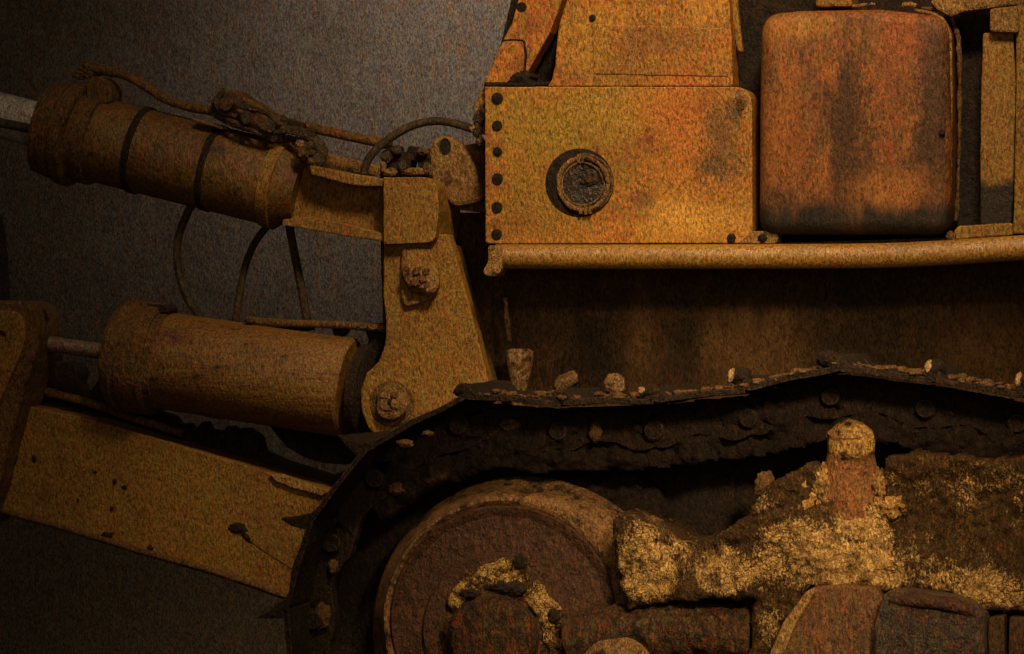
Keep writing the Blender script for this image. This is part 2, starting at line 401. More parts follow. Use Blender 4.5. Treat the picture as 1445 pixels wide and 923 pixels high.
def inside(x, y, poly):
    c = False; j = len(poly) - 1
    for i in range(len(poly)):
        xi, yi = poly[i]; xj, yj = poly[j]
        if (yi > y) != (yj > y) and x < (xj - xi) * (y - yi) / (yj - yi) + xi:
            c = not c
        j = i
    return c


def edge_dist(x, y, poly):
    best = 1e9
    for i in range(len(poly)):
        ax, ay = poly[i - 1]; bx, by = poly[i]
        dx, dy = bx - ax, by - ay; l = dx * dx + dy * dy
        t = 0 if l == 0 else max(0, min(1, ((x - ax) * dx + (y - ay) * dy) / l))
        best = min(best, math.hypot(x - ax - dx * t, y - ay - dy * t))
    return best


def heap(name, poly, Y, bulge, soft, mat, parent=None, step=3.5, rough=0.02, blobs=(), back=0.12, ridges=(), reds=()):
    """lumpy crust over an outline: domes towards the viewer, rounds off to its edges; blobs: (x, y, rx, ry, value) of the pale crust"""
    bm = bmesh.new(); lay = bm.verts.layers.float.new('mud'); lrd = bm.verts.layers.float.new('red')
    xs = [p[0] for p in poly]; ys = [p[1] for p in poly]
    grid = {}
    nx = int((max(xs) - min(xs)) / step) + 2; ny = int((max(ys) - min(ys)) / step) + 2
    for i in range(nx):
        for j in range(ny):
            x = min(xs) + i * step; y = min(ys) + j * step
            w = noise.noise_vector(Vector((x * .05, y * .05, 3.3))) * 5
            if not inside(x + w.x, y + w.y, poly):
                continue
            d = edge_dist(x + w.x, y + w.y, poly)
            k = min(1, d / soft); k = math.sqrt(max(0, 1 - (1 - k) ** 2))
            h = bulge * k
            for (bx, by, rx, ry, am) in ridges:
                e = ((x - bx) / rx) ** 2 + ((y - by) / ry) ** 2
                h += am * math.exp(-e)
            q = Vector((x * .012, y * .012, 0))
            h += rough * 2.2 * noise.fractal(q * 1.4, 1.0, 2.0, 3) + rough * noise.fractal(q * 6, 0.7, 2.0, 4) * min(1, k + .2)
            v = bm.verts.new(P(x, y, Y - h))
            val = 0.0
            for (bx, by, rx, ry, am) in blobs:
                e = ((x - bx) / rx) ** 2 + ((y - by) / ry) ** 2
                val = max(val, am * max(0, 1.35 - e) if e < 1.35 else 0)
            v[lay] = min(1.0, val)
            rv = 0.0
            for (bx, by, rx, ry, am) in reds:
                rv = max(rv, am * max(0.0, 1.3 - ((x - bx) / rx) ** 2 - ((y - by) / ry) ** 2))
            v[lrd] = min(1.0, rv)
            grid[i, j] = v
    for (i, j) in list(grid):
        q = [grid.get((i + a, j + b)) for a, b in ((0, 0), (1, 0), (1, 1), (0, 1))]
        if all(q):
            bm.faces.new(q)
    for v in [v for v in bm.verts if not v.link_faces]:
        bm.verts.remove(v)
    be = [e for e in bm.edges if e.is_boundary]
    r = bmesh.ops.extrude_edge_only(bm, edges=be)
    for v in r['geom']:
        if isinstance(v, bmesh.types.BMVert):
            v.co.y = Y + back
    bmesh.ops.recalc_face_normals(bm, faces=bm.faces)
    me = bpy.data.meshes.new(name); bm.to_mesh(me); bm.free()
    return link(name, me, mat, parent, smooth=True)


# ------------------------------------------------------------------ setting
def wallsheet():
    bm = bmesh.new()
    a, n = 14.0, 2
    vs = [bm.verts.new((x, 6.0, z)) for x, z in ((-a, -2.4), (a, -2.4), (a, 7), (-a, 7))]
    bm.faces.new(vs)
    o = from_bm('backdrop', bm, M['backdrop']); o['kind'] = 'structure'
    bm = bmesh.new()
    vs = [bm.verts.new((x, y, -1.96)) for x, y in ((-a, -14), (a, -14), (a, 6.1), (-a, 6.1))]
    bm.faces.new(vs)
    o = from_bm('ground', bm, M['hull']); o['kind'] = 'structure'


wallsheet()

# ------------------------------------------------------------------ the machine
B = bpy.data.objects.new('bulldozer', None); COL.objects.link(B)
B['category'] = 'bulldozer'
B['label'] = 'worn yellow bulldozer with rusty panels, twin hydraulic cylinders and a mud caked crawler track'

# --- hull and dark interior
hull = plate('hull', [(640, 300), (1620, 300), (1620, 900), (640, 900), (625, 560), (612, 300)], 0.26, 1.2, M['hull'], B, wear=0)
plate('engine_bay', [(735, -60), (1620, -60), (1620, 345), (690, 345), (690, 130)], 0.06, 0.9, M['dark'], B, wear=0)

# --- rear post with the bolt hole, and the thin plate under it
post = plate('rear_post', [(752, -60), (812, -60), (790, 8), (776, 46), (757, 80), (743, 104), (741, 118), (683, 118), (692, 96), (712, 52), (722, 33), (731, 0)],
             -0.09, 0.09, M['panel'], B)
disc_stack('bolt', [(736, 10, 5, -0.094), (736, 10, 7, -0.092), (736, 10, 7.5, -0.085)], M['dark'], post, seg=20)
tube('weld_bead', [(739, 57, -.091), (742, 75, -.091), (741, 92, -.091), (741, 104, -.091)], 1.8, M['dark'], post, 8, .4)
tube('weld_bead', [(710, 57, -.091), (724, 56, -.091), (738, 57, -.091)], 1.2, M['dark'], post, 8, .4)
tube('weld_bead', [(684, 119.5, -.1), (705, 119, -.1), (735, 119.5, -.1), (778, 118, -.1)], 3, M['dark'], post, 8, .5)
heap('torn_edge', [(712, 117), (722, 108), (732, 103), (740, 96), (746, 104), (748, 117)], -0.092, 0.012, 8, M['dark'], post, step=2, rough=.006)
plate('edge_bracket', [(683, 121), (676, 134), (668, 148), (668, 176), (676, 186), (684, 192)], -0.06, 0.10, M['edge'], B)

# --- hood panel above, side panel below
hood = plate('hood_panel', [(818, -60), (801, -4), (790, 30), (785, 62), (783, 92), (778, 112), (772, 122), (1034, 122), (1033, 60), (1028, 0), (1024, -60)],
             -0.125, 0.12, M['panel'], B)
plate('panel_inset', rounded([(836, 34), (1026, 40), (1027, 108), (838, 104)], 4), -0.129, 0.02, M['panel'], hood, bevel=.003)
disc_stack('bolt', [(836, 25, 3, -0.134), (836, 25, 4.5, -0.131), (836, 25, 5, -0.12)], M['dark'], hood, seg=16)
plate('door_strip', [(1024, -60), (1036, -60), (1044, 40), (1049, 74), (1040, 72), (1032, 20)], -0.06, 0.03, M['yellow'], B)

panel_pts = rounded([(684, 122.5), (1061, 122.5), (1062, 343), (706, 344), (685, 343)], [2, 26, 3, 2, 4])
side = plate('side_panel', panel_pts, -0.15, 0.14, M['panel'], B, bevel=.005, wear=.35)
for hx, hy, hr in ((702, 139, 8), (702, 177, 7), (702, 214, 7.5), (702, 252, 8), (701, 293, 8), (701, 331, 8.5)):
    disc_stack('rivet', [(hx, hy, hr * .6, -0.157), (hx, hy, hr * .92, -0.155), (hx, hy, hr, -0.148)], M['dark'], side, seg=20, lumpy=.004)
lump('paint_scab', 1045, 147, -.151, 6, 9, M['rusty'], side, depth=.004)
lump('paint_scab', 1032, 336, -.151, 6, 7, M['dark'], side, depth=.006)
port = disc_stack('filler_port', [(818, 258, 47, -0.153), (818, 258, 48.5, -0.151), (818, 258, 48.5, -0.147)], M['dark'], side, seg=64)
# raised ring round a dished cap
bm = bmesh.new()
ringp = [P(823 + 35 * math.cos(2 * math.pi * k / 72), 259.5 - 36.5 * math.sin(2 * math.pi * k / 72), -0.16) for k in range(73)]
sweep(bm, ringp, [PXM * (3.0 + 1.8 * abs(noise.noise(p * 14))) for p in ringp], 10, .3)
from_bm('port_ring', bm, M['edge'], port, smooth=True)
bm = bmesh.new()
ringp = [P(825 + 39 * math.cos(2 * math.pi * k / 72), 258.5 - 40 * math.sin(2 * math.pi * k / 72), -0.154) for k in range(-18, 22)]
sweep(bm, ringp, 2.2 * PXM, 8, .3)
from_bm('port_ring', bm, M['rusty'], port, smooth=True)
bm = bmesh.new()
ringp = [P(822 + 29 * math.cos(2 * math.pi * k / 72), 260 - 30 * math.sin(2 * math.pi * k / 72), -0.162) for k in range(73)]
sweep(bm, ringp, [PXM * (1.0 + 1.3 * abs(noise.noise(p * 22))) for p in ringp], 8, .4)
from_bm('port_ring', bm, M['edge'], port, smooth=True)
for (x, y) in ((816, 224), (822, 224), (819, 296), (826, 297), (832, 296)):
    plate('port_notch', [(x - 2, y - 6), (x + 2, y - 6), (x + 2, y + 6), (x - 2, y + 6)], -.172, .03, M['edge'], port, bevel=.002, wear=.3)
disc_stack('port_cap', [(823, 260, 22, -0.157), (823, 260, 30, -0.159), (823, 260, 33, -0.156), (823, 260, 33, -0.15)], M['glass'], port, seg=48, lumpy=.006)
lump('cap_dirt', 831, 255, -0.157, 11, 6, M['hull'], port, depth=.006, amp=.5)

# --- fender rail
rail = tube('fender_rail', [(700, 362, -.17), (850, 362.5, -.17), (1050, 362, -.17), (1230, 361, -.17), (1330, 357, -.17), (1440, 350, -.17), (1560, 344, -.17), (1640, 342, -.17)],
            17, M['edge'], B, 28)
rail.data.materials[0] = material('polished_yellow_rail', (0.33, 0.165, 0.028), (0.26, 0.125, 0.022), (0.18, 0.07, 0.018), fleck=(0.36, 0.12, 0.025), olive=(0.24, 0.18, 0.035), olive_amt=.5, fleck_amt=.5, rough=.42, spec=.6, bump=.3, seed=89)
plate('rail_cap', rounded([(688, 346), (709, 347), (708, 378), (700, 391), (684, 389), (681, 380), (689, 372)], 6), -0.215, 0.08, M['edge'], rail, bevel=.01, seg=3)
plate('shadow_strip', [(706, 344.6), (1100, 342.5), (1640, 326), (1640, 340), (1100, 348), (706, 348)], -0.14, 0.3, M['dark'], rail, wear=0)  # dark strip draws the shadow line between side panel and rail
foot = plate('panel_foot', rounded([(1063, 326), (1094, 326), (1098, 331), (1097, 343), (1040, 343), (1052, 334)], 4), -0.165, 0.1, M['edge'], B, bevel=.008)
lump('mud_crumb', 1076, 336, -.168, 6, 6, M['dark'], foot, depth=.01)

# --- tank
tank_pts = rounded([(1072, 19), (1130, 14), (1240, 12), (1338, 22), (1342, 180), (1340, 331), (1069, 331), (1070, 150)], [34, 0, 0, 30, 0, 26, 26, 0], 7)
tank = plate('fuel_tank', tank_pts, -0.20, 0.28, M['tank'], B, bevel=.05, wear=0, seg=6)
tank.data.polygons.foreach_set('use_smooth', [True] * len(tank.data.polygons))
e = tank.modifiers.new('edges', 'EDGE_SPLIT'); e.split_angle = R(30)
bm = bmesh.new()
sweep(bm, catmull([P(x, y, -.16) for x, y in ((1290, 14), (1322, 22), (1337, 40), (1341, 70), (1342, 180), (1340, 262), (1338, 310))]), 2.4 * PXM, 8, .6)
from_bm('tank_seam', bm, M['edge'], tank, smooth=True)
bm = bmesh.new()
sweep(bm, catmull([P(x, y, -.05) for x, y in ((1300, 12), (1335, 18), (1350, 44), (1354, 90), (1354, 180), (1352, 262), (1349, 312))]), 3.0 * PXM, 8, .8)
from_bm('tank_seam', bm, M['rusty'], tank, smooth=True)
disc_stack('drain_plug', [(1329, 187, 3, -.21), (1329, 187, 5, -.205), (1329, 187, 5, -.19)], M['dark'], tank, seg=16)
cap = plate('tank_lid', rounded([(1152, -40), (1200, -40), (1203, 9), (1150, 10)], 5), -0.12, 0.16, M['yellow'], tank, bevel=.008)
tube('lid_strap', [(1203, 9, -.14), (1214, 8, -.15), (1224, 6.5, -.15)], 2.2, M['edge'], tank, 8, .4)
lump('clip', 1231, 6, -.15, 4, 2.2, M['edge'], tank)
plate('clip', [(1272, 4), (1284, 2), (1295, 5), (1290, 12), (1286, 9), (1272, 10)], -0.16, .03, M['edge'], tank, wear=.3)

# --- structure right of the tank
frame = plate('upright_post', [(1387, 46), (1430, 46), (1433, 120), (1430, 260), (1427, 318), (1383, 318), (1384, 150)], -0.10, 0.12, M['yellow'], B)
frame.data.materials[0] = material('stained_yellow_post', (0.25, 0.125, 0.022), (0.20, 0.10, 0.02), (0.15, 0.06, 0.016), fleck=(0.30, 0.085, 0.02), olive=(0.20, 0.15, 0.035),
                                   olive_amt=.65, fleck_amt=.5, dirt_lo=.62, dirt_hi=.8, bump=.5, seed=61, stain=(0.52, 0.05, (0.02, 0.014, 0.009)))
plate('post_flange', [(1434, -40), (1465, -40), (1465, 330), (1430, 330), (1432, 220), (1434, 120)], -0.115, 0.2, M['yellow'], frame)
plate('post_bracket', rounded([(1397, 12), (1436, 8), (1438, 46), (1396, 45)], 5), -0.14, 0.1, M['edge'], frame, bevel=.01)
plate('outer_wall', [(1466, -60), (1640, -60), (1640, 335), (1466, 335)], -0.08, 0.3, M['yellow'], B, wear=0)
arm = plate('top_brace', [(1312, 2), (1345, -14), (1445, -10), (1460, 4), (1440, 6), (1395, 12), (1360, 16), (1342, 24), (1322, 14)], -0.12, 0.12, M['edge'], B, bevel=.008)
plate('base_ledge', rounded([(1345, 327), (1352, 319), (1428, 314), (1430, 332), (1346, 338)], 4), -0.15, 0.14, M['yellow'], B, bevel=.008)
lump('mud_crumb', 1342, 334, -.15, 7, 7, M['rusty'], B.children[-1], depth=.02)

# --- rear ear lug
ear = plate('lug_ear', rounded([(604, 212), (610, 196), (632, 190), (652, 204), (668, 228), (676, 262), (682, 285), (640, 292), (622, 270), (606, 246)], 10), -0.02, 0.07, M['rusty'], B, bevel=.012)
ear.data.materials[0] = M['edge']
disc_stack('lug_hole', [(628, 207, 7, -.022), (628, 207, 8, -.022), (628, 207, 8.5, -.015)], M['dark'], ear, seg=20, squash=1.5)
plate('lug_web', [(648, 205), (684, 200), (684, 300), (640, 295), (655, 250)], 0.03, 0.15, M['rusty'], B)

# --- ripper bracket with its two pins
br = plate('ripper_bracket', [(541, 335), (632, 330), (640, 352), (668, 452), (692, 550), (705, 640), (560, 660), (536, 622), (520, 604), (510, 580), (509, 550), (517, 527), (534, 510), (543, 488), (545, 455), (541, 420)],
           -0.10, 0.07, M['yellow'], B)
plate('rear_cheek', [(536, 330), (600, 330), (640, 660), (540, 660), (512, 606), (503, 582), (502, 548), (510, 522), (528, 505), (540, 460)], 0.16, 0.06, M['rusty'], br)
plate('bracket_web', [(560, 345), (632, 345), (690, 560), (690, 640), (575, 640), (566, 500)], -0.03, 0.19, M['rusty'], br)
cap = plate('bracket_cap', rounded([(541, 250), (603, 250), (617, 262), (619, 300), (613, 342), (541, 345)], [2, 6, 8, 6, 10, 2]), -0.15, 0.30, M['yellow'], br, bevel=.012, seg=3)
kp = plate('keeper_plate', rounded([(566, 349), (605, 349), (610, 362), (618, 385), (618, 402), (606, 424), (572, 434), (565, 420)], [6, 8, 4, 8, 8, 12, 6, 6]), -0.125, 0.03, M['yellow'], br, bevel=.008, seg=3)
disc_stack('pin', [(593, 392, 15, -.165), (593, 392, 22, -.16), (593, 393, 25, -.15), (593, 393, 25, -.12)], M['edge'], br, seg=40, lumpy=.022)
disc_stack('pin', [(550, 567, 14, -.145), (550, 567, 21, -.14), (551, 568, 23.5, -.13), (551, 568, 23.5, -.095)], M['edge'], br, seg=40, lumpy=.022)
disc_stack('pin_collar', [(553, 570, 24, -.108), (553, 570, 31, -.106), (553, 570, 33, -.098)], M['rusty'], br, seg=48, lumpy=.004)
for (x, y, r) in ((601, 384, 5), (586, 399, 7), (603, 403, 5), (588, 383, 6), (597, 394, 6)):
    lump('pin_bolt', x, y, -.165, r, r, M['rusty'], br, amp=.4)
for (x, y, rx, ry, k) in ((543, 559, 8, 6, 'edge'), (557, 572, 6, 9, 'edge'), (548, 577, 8, 5, 'rusty'), (556, 558, 5, 5, 'rusty'), (551, 567, 4, 6, 'dark'), (540, 570, 4, 5, 'dark')):
    lump('pin_bolt', x, y, -.143, rx, ry, M[k], br, amp=.45)

# --- tapering clevis between the upper cylinder and the bracket
cl = plate('cylinder_clevis', [(428, 236), (541, 262), (541, 338), (470, 325), (398, 312)], -0.02, 0.10, M['yellow'], B)
plate('clevis_flange', [(437, 233), (470, 240), (540, 252), (541, 263), (500, 262), (438, 246)], -0.13, 0.24, M['yellow'], cl, bevel=.005)
plate('clevis_flange', [(398, 309), (440, 306), (500, 318), (541, 330), (541, 341), (500, 335), (398, 318)], -0.12, 0.22, M['yellow'], cl, bevel=.005)
plate('rear_flange', [(452, 214), (545, 236), (545, 250), (450, 240)], 0.16, 0.04, M['edge'], cl)

# --- hydraulic cylinders
def cyl_axis(x0, y0, x1, y1, Y):
    return P(x0, y0, Y), P(x1, y1, Y)


K = PXM / math.cos(TH) * 1.0
ua, ub = cyl_axis(146, 199, 424, 268, 0.02)
up = turned('upper_cylinder', ua, ub, [(-0.02, .150), (.0, .154), (.62, .154), (.70, .154), (.715, .150), (.78, .11)], M['rusty'], B, lumpy=.003)
up.data.materials[0] = material('oily_yellow_barrel', (0.16, 0.075, 0.014), (0.11, 0.050, 0.011), (0.09, 0.032, 0.010), fleck=(0.27, 0.075, 0.018), olive=(0.15, 0.11, 0.024), olive_amt=.6, fleck_amt=.5, dirt_lo=.52, dirt_hi=.68, rough=.5, spec=.5, bump=.5, seed=73, wear=(.30, .17, .05))
ax = (ub - ua).normalized()
turned('gland', ua - ax * .235, ub, [(0, .13), (.010, .170), (.030, .174), (.034, .166), (.046, .166), (.05, .180), (.078, .182), (.082, .172), (.094, .172), (.098, .190), (.138, .192), (.145, .184), (.148, .162), (.175, .160), (.178, .168), (.215, .168), (.22, .158)], M['rusty'], up, lumpy=.006)
for t in (.135, .425):
    turned('band', ua + ax * t, ub, [(0, .153), (.002, .160), (.026, .160), (.028, .153)], M['dark'], up, lumpy=.003)
turned('rod', ua - ax * .8, ub, [(0, .083), (.62, .083)], M['rod'], up)
turned('end_collar', ua + ax * .66, ub, [(0, .153), (.004, .163), (.045, .163), (.05, .15)], M['yellow'], up, lumpy=.003)
tube('rod_pipe', [(-60, 160, -.06), (0, 173, -.06), (58, 184, -.06)], 7, M['hose'], up)
plate('gland_lug', rounded([(122, 112), (136, 106), (152, 112), (158, 128), (156, 146), (120, 150)], 8), -0.06, .12, M['rusty'], up, bevel=.02)
for (x, y, rx, ry) in ((124, 94, 12, 9), (138, 98, 10, 8), (112, 104, 9, 8), (128, 104, 14, 7)):
    lump('hose_fitting', x, y, .0, rx, ry, M['rusty'], up, amp=.45)
tube('supply_hose', [(126, 96, 0), (150, 101, -.02), (178, 107, -.03), (205, 122, -.03), (232, 139, -.03), (262, 150, -.03), (300, 157, -.04), (345, 166, -.05), (380, 180, -.05)], 6.5, M['rusty'], up, 12, .12)
vb = plate('valve_block', rounded([(298, 140), (312, 124), (332, 128), (372, 152), (398, 168), (412, 182), (404, 202), (380, 200), (350, 186), (325, 178), (300, 166)], 6), -.07, .12, M['rusty'], up, bevel=.012, wear=1.8)
random.seed(4)
for i in range(16):
    t = random.random()
    lump('fitting', 300 + 108 * t + random.uniform(-6, 6), 140 + 48 * t + random.uniform(-12, 12), -.08, random.uniform(5, 12), random.uniform(4, 9),
         random.choice([M['rusty'], M['oily'], M['oily'], M['rusty']]), up, amp=.35, rot=random.uniform(-40, 40))
tube('valve_pipe', [(312, 129, -.05), (350, 148, -.05), (390, 168, -.05), (430, 180, -.05)], 6, M['dark'], up, 10, .2)
for q in (((318, 134, -.1), (340, 150, -.13), (372, 158, -.13), (396, 176, -.11)), ((300, 160, -.09), (330, 172, -.13), (360, 186, -.14), (392, 194, -.12)), ((352, 150, -.1), (366, 176, -.15), (384, 186, -.14), (404, 184, -.1)), ((314, 128, -.08), (306, 142, -.12), (312, 158, -.13), (334, 164, -.12))):
    tube('valve_hose', q, 3.6, M['oily'], up, 10, .12)
for x, y in ((318, 148), (348, 166), (380, 178)):
    disc_stack('hose_collar', [(x, y, 6, -.165), (x, y, 9, -.16), (x, y, 9, -.10)], M['oily'], up, seg=18, lumpy=.004)
plate('saddle_strip', [(271, 166), (315, 178), (314, 183), (272, 171)], -.10, .06, M['edge'], up)
tube('return_pipe', [(402, 172, .02), (450, 183, .02), (500, 194, .02), (552, 205, .02)], 7, M['rusty'], B, 12, .06)
tube('elbow_hose', [(404, 186, -.09), (430, 190, -.10), (450, 204, -.10), (455, 222, -.10), (440, 234, -.09)], 8.5, M['oily'], up, 12, .18)
lump('hose_fitting', 432, 214, -.11, 16, 12, M['rusty'], up, amp=.5)
lump('hose_fitting', 424, 204, -.12, 6, 5, M['edge'], up, amp=.4)
lump('hose_fitting', 444, 228, -.11, 10, 8, M['rusty'], up, amp=.5)

la, lb = cyl_axis(212, 506, 505, 549, 0.02)
lo = turned('lower_cylinder', la, lb, [(-0.02, .165), (0, .176), (.70, .178), (.755, .178), (.765, .168)], M['rusty'], B, lumpy=.003)
lo.data.materials[0] = material('scored_yellow_barrel', (0.22, 0.105, 0.018), (0.17, 0.08, 0.016), (0.14, 0.05, 0.014), fleck=(0.27, 0.08, 0.02), olive=(0.18, 0.13, 0.03), olive_amt=.55,
                                fleck_amt=.5, rust_lo=.46, rust_hi=.62, dirt_lo=.54, dirt_hi=.66, rough=.5, spec=.5, bump=.5, seed=65, blotch_scale=(.25, 1.2, 2.2))
bx = (lb - la).normalized()
turned('gland', la - bx * .135, lb, [(0, .14), (.01, .186), (.03, .20), (.05, .203), (.054, .196), (.07, .196), (.074, .205), (.16, .206), (.17, .196), (.172, .184), (.20, .180)], M['rusty'], lo, lumpy=.007)
turned('rod', la - bx * .75, lb, [(0, .029), (.64, .029)], material('dull_grey_rod', (0.16, 0.13, 0.11), (0.12, 0.095, 0.08), (0.11, 0.06, 0.03), rough=.5, metal=.2, bump=.3, seed=97), lo)
turned('end_collar', lb, lb + bx, [(0, .15), (.0, .160), (.03, .160), (.05, .11)], M['dark'], lo, lumpy=.004)
plate('gland_lug', rounded([(196, 428), (234, 430), (240, 434), (239, 441), (200, 438)], 3), -.05, .09, M['dark'], lo, bevel=.006)
for x in (170, 188, 203):
    lump('gland_bolt', x, 433, -.05, 5, 5, M['rusty'], lo, amp=.3)
tube('feed_pipe', [(350, 451, .0), (400, 456, .0), (470, 458, .0), (545, 464, .0)], 5.5, M['rusty'], lo, 12, .15)
plate('pipe_bracket', [(375, 452), (440, 456), (442, 466), (420, 468), (378, 459)], .02, .04, M['dark'], lo)
plate('pipe_bracket', [(468, 458), (490, 460), (492, 466), (484, 474), (470, 478)], .02, .04, M['dark'], lo)
plate('pipe_bracket', [(512, 458), (545, 455), (543, 490), (528, 508), (512, 500), (520, 480)], .02, .06, M['dark'], lo)
for x, y in ((352, 451), (510, 461), (525, 462)):
    lump('fitting', x, y, -.02, 7, 5, M['rusty'], lo, amp=.4)

# --- hoses hanging from the upper cylinder
tube('hanging_hose', [(276, 280, .06), (262, 306, .06), (252, 335, .06), (250, 366, .06), (256, 398, .06), (266, 424, .06), (284, 450, .06)], 6, M['hose'], B, 12, .08)
tube('hanging_hose', [(384, 312, .12), (364, 336, .12), (350, 364, .12), (341, 398, .12), (332, 455, .12)], 5.5, M['hose'], B, 12, .08)
tube('hanging_hose', [(406, 305, .06), (414, 350, .06), (424, 400, .06), (434, 455, .06)], 6.2, M['hose'], B, 12, .05)

# --- hose arch and valve stack on the bracket
tube('arched_hose', [(513, 246, -.06), (518, 228, -.06), (530, 212, -.06), (552, 194, -.05), (580, 178, -.03), (612, 171, 0), (640, 174, .0), (666, 182, .0)], 6, M['hose'], B, 12, .05)
vs = plate('valve_stack', [(536, 238), (538, 214), (552, 206), (560, 205), (562, 214), (574, 214), (576, 206), (600, 208), (606, 220), (606, 232), (590, 236), (588, 228), (580, 226), (577, 242), (606, 246), (606, 254), (536, 252)],
           -.04, .09, M['dark'], B, bevel=.004)
for (x, y, rx, ry, k) in ((546, 222, 9, 8, 'dark'), (560, 212, 8, 7, 'dark'), (596, 214, 9, 6, 'rusty'), (585, 242, 22, 5, 'edge'), (550, 243, 12, 6, 'edge'), (602, 238, 6, 9, 'dark'), (568, 234, 6, 8, 'dark'), (541, 232, 5, 10, 'edge')):
    lump('fitting', x, y, -.06, rx, ry, M['oily' if k == 'dark' else k], vs, amp=.3)
for (x, y, rx, ry, k) in ((676, 168, 8, 12, 'dark'), (674, 186, 7, 9, 'dark'), (668, 182, 6, 5, 'edge'), (678, 200, 6, 7, 'rusty')):
    lump('hose_fitting', x, y, -.07, rx, ry, M['oily' if k == 'dark' else k], B, amp=.3)

# --- ripper beam and the dark linkage over it
beam = plate('ripper_beam', [(-80, 540), (20, 568), (120, 590), (240, 624), (360, 660), (470, 694), (520, 712), (520, 884), (400, 846), (300, 812), (200, 784), (100, 752), (0, 724), (-80, 702)],
             0.02, 0.3, M['yellow'], B, bevel=.008)
tube('beam_weld', [(-80, 700, .015), (0, 720, .015), (100, 748, .015), (200, 778, .015), (300, 806, .015), (430, 850, .015)], 5, M['rusty'], beam, 8, .35)
lump('dent', 335, 745, .02, 13, 8, M['dark'], beam, depth=.006, amp=.5, rot=10)
lump('dent', 347, 757, .02, 12, 4, M['dark'], beam, depth=.005, amp=.4, rot=48)
tube('scratch', [(338, 748, .019), (360, 768, .019), (385, 785, .019), (412, 802, .019)], 0.9, M['rusty'], beam, 6, .5)
for (x, y, rx, ry) in ((162, 680, 3, 4), (176, 688, 4, 3), (134, 666, 3, 2), (152, 755, 9, 4), (158, 718, 3, 3), (212, 774, 4, 5), (48, 648, 3, 6), (110, 706, 2, 3)):
    lump('chip', x, y, .019, rx, ry, M['dark'], beam, depth=.004, amp=.5)
plate('beam_link', [(-20, 540), (60, 546), (150, 556), (240, 588), (248, 598), (262, 598), (266, 608), (275, 607), (285, 594), (291, 606), (314, 609), (320, 600), (330, 607), (345, 604), (362, 616), (366, 636), (400, 651), (440, 664), (466, 672), (492, 662), (510, 700), (440, 698), (380, 682), (240, 640), (60, 596), (-20, 580)],
      0.20, 0.10, M['dark'], B)
plate('link_edge', [(380, 669), (398, 670), (420, 677), (446, 687), (468, 694), (452, 699), (420, 690), (390, 680)], 0.0, 0.02, M['edge'], B, bevel=.003, wear=1.2)
tube('link_rod', [(62, 552, .12), (130, 570, .12), (200, 594, .12), (258, 612, .12)], 6.5, M['rusty'], B, 12, .1)
plate('lower_yoke', [(240, 560), (500, 560), (530, 612), (520, 640), (487, 655), (455, 654), (430, 646), (405, 632), (388, 612), (374, 594), (330, 590), (318, 584), (312, 592), (290, 588), (272, 582), (262, 578), (240, 574)],
      0.22, 0.08, M['dark'], B)
plate('rear_arm', [(30, 505), (76, 498), (79, 511), (98, 511), (112, 516), (116, 526), (112, 540), (120, 558), (150, 524), (165, 530), (160, 570), (20, 560)], 0.18, 0.08, M['dark'], B)
sh = plate('shank_arm', rounded([(-90, 426), (0, 424), (36, 424), (52, 438), (57, 468), (50, 500), (32, 556), (14, 620), (0, 676), (-20, 740), (-90, 740)], [0, 0, 14, 12, 12, 10, 0, 0, 0, 0, 0]), -0.10, 0.22, M['rusty'], B, bevel=.012, seg=3)
plate('arm_face', rounded([(-90, 440), (0, 437), (22, 438), (34, 452), (36, 476), (26, 508), (8, 545), (-6, 580), (-90, 700)], [0, 0, 10, 10, 10, 8, 0, 0, 0]), -0.12, 0.03, M['yellow'], sh, bevel=.01, seg=3)
lump('chip', 4, 470, -.122, 6, 3, M['dark'], sh, depth=.004, rot=40)
lump('arm_knob', 57, 446, -.02, 9, 14, M['dark'], sh, amp=.3, rot=-30)
plate('rear_mast', [(-60, 300), (2, 305), (8, 350), (13, 425), (12, 470), (-60, 470)], 0.10, 0.02, M['dark'], B)

# --- pale bits above the track that stand in for lit slivers of dark parts
turned('lit_sliver_cone', P(733, 492, .06), P(732, 570, .06), [(0, .034), (.01, .047), (.05, .046), (.11, .036), (.16, .027), (.2, .025)], M['clod'], hull, seg=28, lumpy=.010)
tube('lit_sliver', [(713, 420, .12), (715, 445, .12), (719, 482, .12)], 3.4, M['clod'], hull, 8, .5)

# --- crawler track
track = bpy.data.objects.new('crawler_track', None); COL.objects.link(track); track.parent = B
CX, CY, RR = 742, 888, 346
YO, YI = -0.75, -0.16
top = [(1700, 574), (1570, 566), (1440, 552), (1313, 531), (1178, 514), (1046, 545), (917, 561), (786, 563), (650, 554)]
angs = [43, 64.5, 86, 107.5, 129, 150.5, 172]
pts = top + [(CX - RR * math.sin(R(a)), CY - RR * math.cos(R(a))) for a in angs]
pts += [(CX + 128 * k, CY + RR + 3) for k in range(0, 8)]
pts = [Vector(p) for p in pts]


